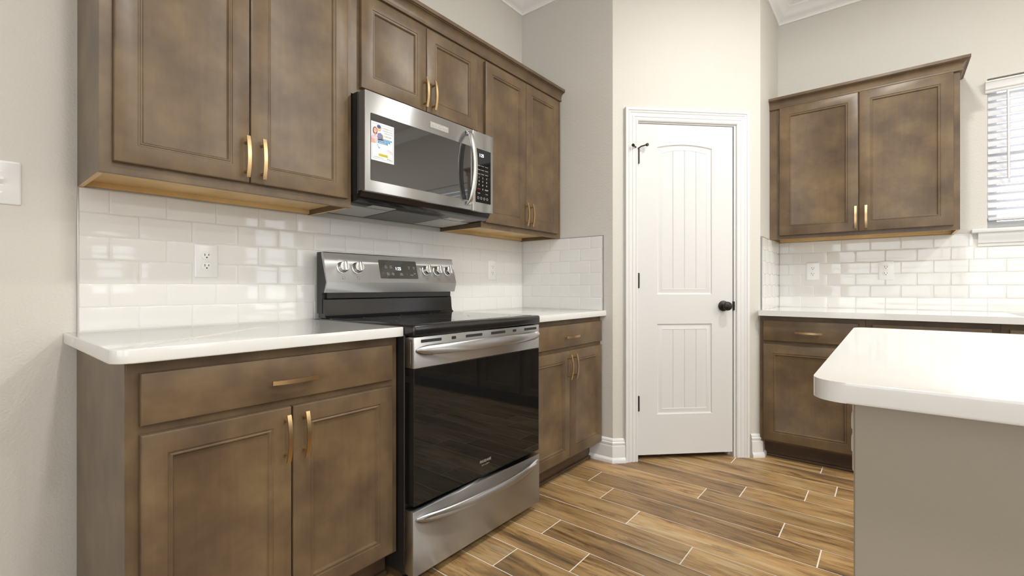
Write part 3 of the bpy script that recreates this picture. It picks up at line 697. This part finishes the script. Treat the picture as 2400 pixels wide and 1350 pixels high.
# ------------------------------------------------------------------ microwave
def build_microwave():
    xl, xr = X1 + .003, X2 - .003; ox = (xl + xr) / 2; F = 1.58
    t = thing('microwave', 'stainless over-the-range microwave hung above the cooktop', 'microwave', (ox, YL, 1.395)); oz = 1.395
    h = (xr - xl) / 2
    def P(y): return y - YL
    def Z(z): return z - oz
    b = B(); box(b, -h, h, P(1.625), P(YL - .01), Z(1.425), Z(1.829), .002, 1)
    obj('body', b, 'blackmatte', t, smooth=30)
    b = B(); prof = [(1.60, 1.432), (1.612, 1.412), (1.640, 1.398), (1.960, 1.388), (1.973, 1.40), (1.973, 1.426), (1.60, 1.436)]
    rings(b, [[(s * (h - .002), P(y), Z(z)) for y, z in prof] for s in (-1, 1)]); base = obj('vent_base', b, 'black', t, smooth=25)
    def under(x0, x1, y0, y1, m, nm, dz=.0012):
        b = B(); z = lambda y: 1.398 - (y - 1.64) * .03125 - dz
        v = [(x0, y0), (x1, y0), (x1, y1), (x0, y1)]
        rings(b, [[(x, P(y), Z(z(y) + .004)) for x, y in v], [(x, P(y), Z(z(y))) for x, y in v]]); return obj(nm, b, m, base)
    under(-h + .02, -h + .225, 1.735, 1.935, 'filter', 'grease_filter'); under(h - .225, h - .02, 1.735, 1.935, 'filter', 'grease_filter')
    under(-.14, .14, 1.70, 1.935, 'darkmetal', 'bottom_plate'); under(-h + .10, -h + .22, 1.672, 1.722, 'filter', 'lamp_lens'); under(h - .22, h - .10, 1.672, 1.722, 'filter', 'lamp_lens')
    sp = 1.6405 - ox; z0, z1 = 1.432, 1.8265
    b = B(); box(b, -h + .003, sp - .0012, P(F), P(1.624), Z(z0), Z(z1), .003, 2); dr = obj('door', b, 'steel', t, smooth=30)
    b = B(); box(b, -h + .0022, -h + .006, P(F + .004), P(1.623), Z(z0 + .002), Z(z1 - .002)); obj('door_edge', b, 'darkmetal', dr)
    b = B(); rings(b, [rrect(1.0645 - ox, 1.628 - ox, Z(1.4765), Z(1.7415), P(F) + .002, .004), rrect(1.0645 - ox, 1.628 - ox, Z(1.4765), Z(1.7415), P(F) - .0012, .004)]); obj('window_glass', b, 'mwglass', dr)
    b = B(); box(b, 1.372 - ox, 1.481 - ox, P(F) - .0006, P(F), Z(1.7665), Z(1.7925)); bd = obj('badge', b, 'chrome', dr)
    b = B(); text(b, 'FRIGIDAIRE', 1.4265 - ox, Z(1.7805), P(F) - .0009, .009, .096); text(b, 'G A L L E R Y', 1.4265 - ox, Z(1.7695), P(F) - .0009, .006, .070); obj('lettering', b, 'badge', bd)
    b = B(); box(b, sp + .0012, h - .001, P(F), P(1.624), Z(z0), Z(z1), .003, 2); cp = obj('control_panel', b, 'steel', t, smooth=30)
    xa, xb = 1.6625 - ox, 1.7735 - ox
    b = B(); rings(b, [rrect(xa, xb, Z(1.476), Z(1.7425), P(F) + .002, .003), rrect(xa, xb, Z(1.476), Z(1.7425), P(F) - .0012, .003)]); kp = obj('keypad', b, 'blackglass', cp)
    b = B(); text(b, '1:25', 1.706 - ox, Z(1.705), P(F) - .0016, .0155, .030); obj('clock_digits', b, 'digits', kp)
    b = B(); cs = (1.686, 1.713, 1.742)
    yy = P(F) - .0016
    for rI, row in enumerate((('Reheat', 'Popcorn', 'Sensor'), ('Melt', 'Potato', 'Defrost'), ('Power', 'Timer', 'Clock'))):
        for c, s in zip(cs, row): text(b, s, c - ox, Z(1.658 - rI * .0205), yy, .0042, .021)
    for rI, row in enumerate(('123', '456', '789')):
        for c, s in zip(cs, row): text(b, s, c - ox, Z(1.597 - rI * .0185), yy, .0085)
    text(b, '0', cs[1] - ox, Z(1.5405), yy, .0085); text(b, 'START', cs[2] - ox, Z(1.5405), yy, .0062, .025)
    text(b, 'Light', cs[0] - ox, Z(1.521), yy, .0042, .018); text(b, 'Vent', cs[2] - ox, Z(1.521), yy, .0042, .018)
    for c in (1.680, 1.702, 1.724, 1.746):
        n = 16; V = [[b.verts.new((c - ox + q * math.cos(2 * math.pi * k / n), yy, Z(1.4985) + q * math.sin(2 * math.pi * k / n))) for k in range(n)] for q in (.006, .005)]
        for k in range(n): b.faces.new((V[0][k], V[0][(k + 1) % n], V[1][(k + 1) % n], V[1][k]))
    obj('key_lettering', b, 'whiteink', kp)
    b = B(); text(b, 'STOP', cs[0] - ox, Z(1.5405), yy, .0058, .022); obj('stop_label', b, 'redink', kp)
    # bowed handle
    b = B(); n = 30; za, zb = 1.452, 1.808; hx = 1.607 - ox; loops = []
    for k in range(n + 1):
        u = -1 + 2 * k / n; e = 1 - u * u; y = P(F) - .004 - .040 * (e ** .8) - .006 * (1 if abs(u) < .97 else 0)
        wd, dp = .0140, .0095
        z = Z((za + zb) / 2 + u * (zb - za) / 2)
        sec = []
        for q in range(20):
            a = 2 * math.pi * q / 20; sec.append((hx + wd * math.copysign(abs(math.cos(a)) ** .7, math.cos(a)), y + dp * math.copysign(abs(math.sin(a)) ** .8, math.sin(a)), z))
        loops.append(sec)
    rings(b, loops); obj('handle', b, 'chrome', dr, smooth=50)
    for zz in (za + .008, zb - .008):
        b = B(); box(b, hx - .011, hx + .011, P(F) - .014, P(F), Z(zz) - .010, Z(zz) + .010, .003, 2); obj('handle_mount', b, 'steel', dr, smooth=40)
build_microwave()
# flyer taped to the microwave window
def build_flyer():
    w, h = .1085, .153; t = thing('flyer', 'white printed warranty flyer taped on the microwave window', 'flyer', (1.0665 + w / 2, 1.5785, 1.558))
    L, Rr = -w / 2, w / 2
    b = B(); rings(b, [rect(L, Rr, 0, h, 0), rect(L, Rr, 0, h, -.0006)]); obj('paper', b, 'paper', t)
    y = -.0008
    def fx(u): return L + w * u
    def fz(v): return h * (1 - v)
    def rc(b, u0, u1, v0, v1, yy=y, mi=0): poly(b, [(fx(u0), yy, fz(v1)), (fx(u1), yy, fz(v1)), (fx(u1), yy, fz(v0)), (fx(u0), yy, fz(v0))], mi)
    def ell(b, u, v, ru, rv, yy, mi=0, n=20): poly(b, [(fx(u + ru * math.cos(2 * math.pi * k / n)), yy, fz(v + rv * math.sin(2 * math.pi * k / n))) for k in range(n)], mi)
    b = B()
    for q in ((.055, .945, .05, .056), (.055, .945, .944, .95), (.055, .062, .05, .95), (.938, .945, .05, .95)): rc(b, *q)
    obj('border_line', b, 'blue', t)
    # printed picture: a smiling couple, shoulders up
    b = B(); m = ['hair', 'skin', 'pink', 'denim', 'navy', 'paper']
    poly(b, [(fx(.24), y, fz(.47)), (fx(.52), y, fz(.44)), (fx(.50), y, fz(.30)), (fx(.40), y, fz(.255)), (fx(.27), y, fz(.28))], 3)
    ell(b, .34, .155, .085, .07, y - .0001, 1); ell(b, .33, .105, .088, .045, y - .00015, 4)
    poly(b, [(fx(.0), y - .0001, fz(.55)), (fx(.25), y - .0001, fz(.55)), (fx(.28), y - .0001, fz(.40)), (fx(.22), y - .0001, fz(.345)), (fx(.08), y - .0001, fz(.345)), (fx(.0), y - .0001, fz(.40))], 2)
    ell(b, .165, .235, .100, .105, y - .0002, 0); ell(b, .17, .225, .068, .070, y - .0003, 1); ell(b, .165, .33, .05, .025, y - .0003, 1)
    poly(b, [(fx(.0), y - .0002, fz(.56)), (fx(.17), y - .0002, fz(.56)), (fx(.14), y - .0002, fz(.46)), (fx(.0), y - .0002, fz(.43))], 1)
    for u, v in ((.17, .245), (.345, .175)): rc(b, u - .028, u + .028, v, v + .012, y - .0004, 5)
    obj('couple_picture', b, m, t)
    b = B()
    for s, v, u, ww in (('A COMPONENT THAT', .135, .67, .50), ('YOUR NEW HOME', .195, .70, .42), ('IS PROTECTED', .255, .74, .36)): text(b, s, fx(u), fz(v), y, .0047, w * ww)
    text(b, 'SAFEGUARD', fx(.74), fz(.335), y, .0058, w * .30)
    for v, u0, u1 in ((.895, .10, .50), (.912, .10, .56)): rc(b, u0, u1, v, v + .004)
    text(b, 'Builders', fx(.80), fz(.925), y, .0062, w * .22, shear=.2, rot=-8)
    obj('printed_text', b, 'slot', t)
    b = B(); ell(b, .535, .318, .035, .024, y); rc(b, .30, .72, .795, .835); rc(b, .32, .74, .83, .865); obj('yellow_highlight', b, 'yellow', t)
    b = B(); rc(b, .08, .90, .39, .435); rc(b, .20, .82, .435, .485); rc(b, .28, .72, .485, .535)
    n = 10
    V = [[b.verts.new((fx(.27 + .05 * (k / n) ** 2 + o), y, fz(.56 + .09 * k / n))) for k in range(n + 1)] for o in (0, .02)]
    for k in range(n): b.faces.new((V[0][k], V[0][k + 1], V[1][k + 1], V[1][k]))
    poly(b, [(fx(.29), y, fz(.645)), (fx(.37), y, fz(.635)), (fx(.355), y, fz(.675))])
    obj('blue_banner', b, 'blue', t)
    b = B()
    for s, v, u, ww in (('ACTIVATE YOUR BUILDER', .428, .49, .74), ('PROVIDED SERVICE', .476, .51, .52), ('WARRANTY', .526, .50, .36)): text(b, s, fx(u), fz(v), y - .0003, .0050, w * ww)
    obj('banner_text', b, 'paper', t)
    b = B(); text(b, 'SCAN HERE', fx(.80), fz(.69), y, .0042, w * .24, rot=-18); text(b, 'TO ACTIVATE', fx(.80), fz(.735), y, .0042, w * .26, rot=-18); obj('red_text', b, 'redink', t)
    b = B(); text(b, 'ACTIVATE BY PHONE', fx(.51), fz(.828), y - .0003, .0028, w * .36); text(b, 'OR ONLINE TODAY', fx(.53), fz(.860), y - .0003, .0028, w * .36); obj('highlighted_text', b, 'slot', t)
build_flyer()

# ------------------------------------------------------------------ island
IX0, IX1, IY0, IY1 = .84, 2.035, .093, -2.2
b = B(); r = .045
pts = arc_corner(IX0 + r, IY0 - r, r, 180, 90, 10) + arc_corner(IX1 - r, IY0 - r, r, 90, 0, 10) + [(IX1, IY1), (IX0, IY1)]
prism_xy(b, list(reversed(pts)), .8835, .914, .004, 3); tag(obj('island_countertop', b, 'quartz', smooth=40), 'white quartz island countertop with rounded corners in the foreground', 'countertop')
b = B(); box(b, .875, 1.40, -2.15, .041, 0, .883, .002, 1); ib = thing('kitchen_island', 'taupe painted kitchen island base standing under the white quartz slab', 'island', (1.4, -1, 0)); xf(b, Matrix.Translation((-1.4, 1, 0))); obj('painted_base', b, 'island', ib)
b = B(); box(b, 1.402, 1.985, -2.15, .041, .1, .883); box(b, 1.402, 1.92, -2.1, .03, 0, .1); xf(b, Matrix.Translation((-1.4, 1, 0))); obj('cabinet_block', b, 'wood', ib)
t = outlet('white outlet plate seen edge-on at the side of the kitchen island', (1.001, .0412, .805), 180)

# ------------------------------------------------------------------ window, sill, blind
b = B(); xo0, xo1 = XR + .05, XR + .11
for y0, y1, z0, z1 in ((WY0, WY0 - .045, WZ0, WZ1), (WY1 + .045, WY1, WZ0, WZ1), (WY1 + .0451, WY0 - .0451, WZ0, WZ0 + .045), (WY1 + .0451, WY0 - .0451, WZ1 - .045, WZ1), (WY1 + .0451, WY0 - .0451, 1.80, 1.84)): box(b, xo0, xo1, y0, y1, z0, z1)
w = struct('window_1', b, 'white', label='white framed window above the sink counter')
g = B(); poly(g, [(xo0 + .03, WY0, WZ0), (xo0 + .03, WY1, WZ0), (xo0 + .03, WY1, WZ1), (xo0 + .03, WY0, WZ1)]); obj('pane', g, 'glass', w)
b = B(); sy0, sy1 = WY0 + .068, WY1 - .068
box(b, XR - .042, XR + .05, sy0, sy1, WZ0 - .022, WZ0, .004, 2)
prof = [(0, 0), (.012, .0), (.014, .014), (.020, .020), (.022, .040), (.030, .052), (.032, .078), (0, .078)]
sweep(b, [(XR, sy1 + .028), (XR - .0001, sy1 + .028), (XR - .0001, sy0 - .028), (XR, sy0 - .028)][1:3], [(d, WZ0 - .1 + z) for d, z in prof], lambda u, v, w_: (u, v, w_))
struct('trim_4', b, 'white', smooth=30, label='white window sill with stepped apron below the blind')
t = thing('window_blind', 'white faux wood slatted blind covering the window', 'blind', (XR, (WY0 + WY1) / 2, 1.395)); bz = 1.395; by = (WY0 + WY1) / 2
hw = (WY0 - WY1) / 2 - .004
b = B(); prof = [(.004, 0), (.010, .0), (.014, .006), (.014, .012), (.022, .020), (.024, .046), (.030, .056), (.034, .058), (.034, .066), (.004, .066)]
prof = [(d - .002, 2.176 + z - bz) for d, z in prof]
sweep(b, [(0, -hw - .014), (0, hw + .014)], prof, lambda u, v, w_: (u, v, w_)); box(b, .004, .045, -hw, hw, 2.205 - bz, 2.25 - bz); obj('valance', b, 'white', t, smooth=30)
sl_z = 2.155; n_sl = 0
while sl_z > 1.475:
    b = B(); loops = []
    for s in (-1, 1):
        loops.append([(.020 + c * math.cos(R(61)) + d * math.sin(R(61)), s * hw, sl_z - bz + c * math.sin(R(61)) - d * math.cos(R(61))) for c, d in ((-.025, 0), (-.0125, .0012), (0, .0016), (.0125, .0012), (.025, 0), (.025, -.0028), (0, -.0012), (-.025, -.0028))])
    rings(b, loops); obj('slat', b, 'blind', t, smooth=40); sl_z -= .0442
b = B(); box(b, .004, .044, -hw, hw, 1.440 - bz, 1.458 - bz, .004, 2); obj('bottom_rail', b, 'blind', t, smooth=40)
b = B(); box(b, -.002, .010, .376 - .003, .376 + .003, 2.17 - bz, 2.18 - bz); tube(b, [(-.012, .376, 2.175 - bz), (-.012, .374, 1.674 - bz)], .0055, 8, up=Vector((1, 0, 0))); obj('wand', b, 'blind', t, smooth=50)
for yy in (.295, -.295):
    b = B(); 
    for xx in (-.004, .044): box(b, xx - .0008, xx + .0008, yy - .0008, yy + .0008, 1.458 - bz, 2.18 - bz)
    obj('ladder_cord', b, 'blind', t)
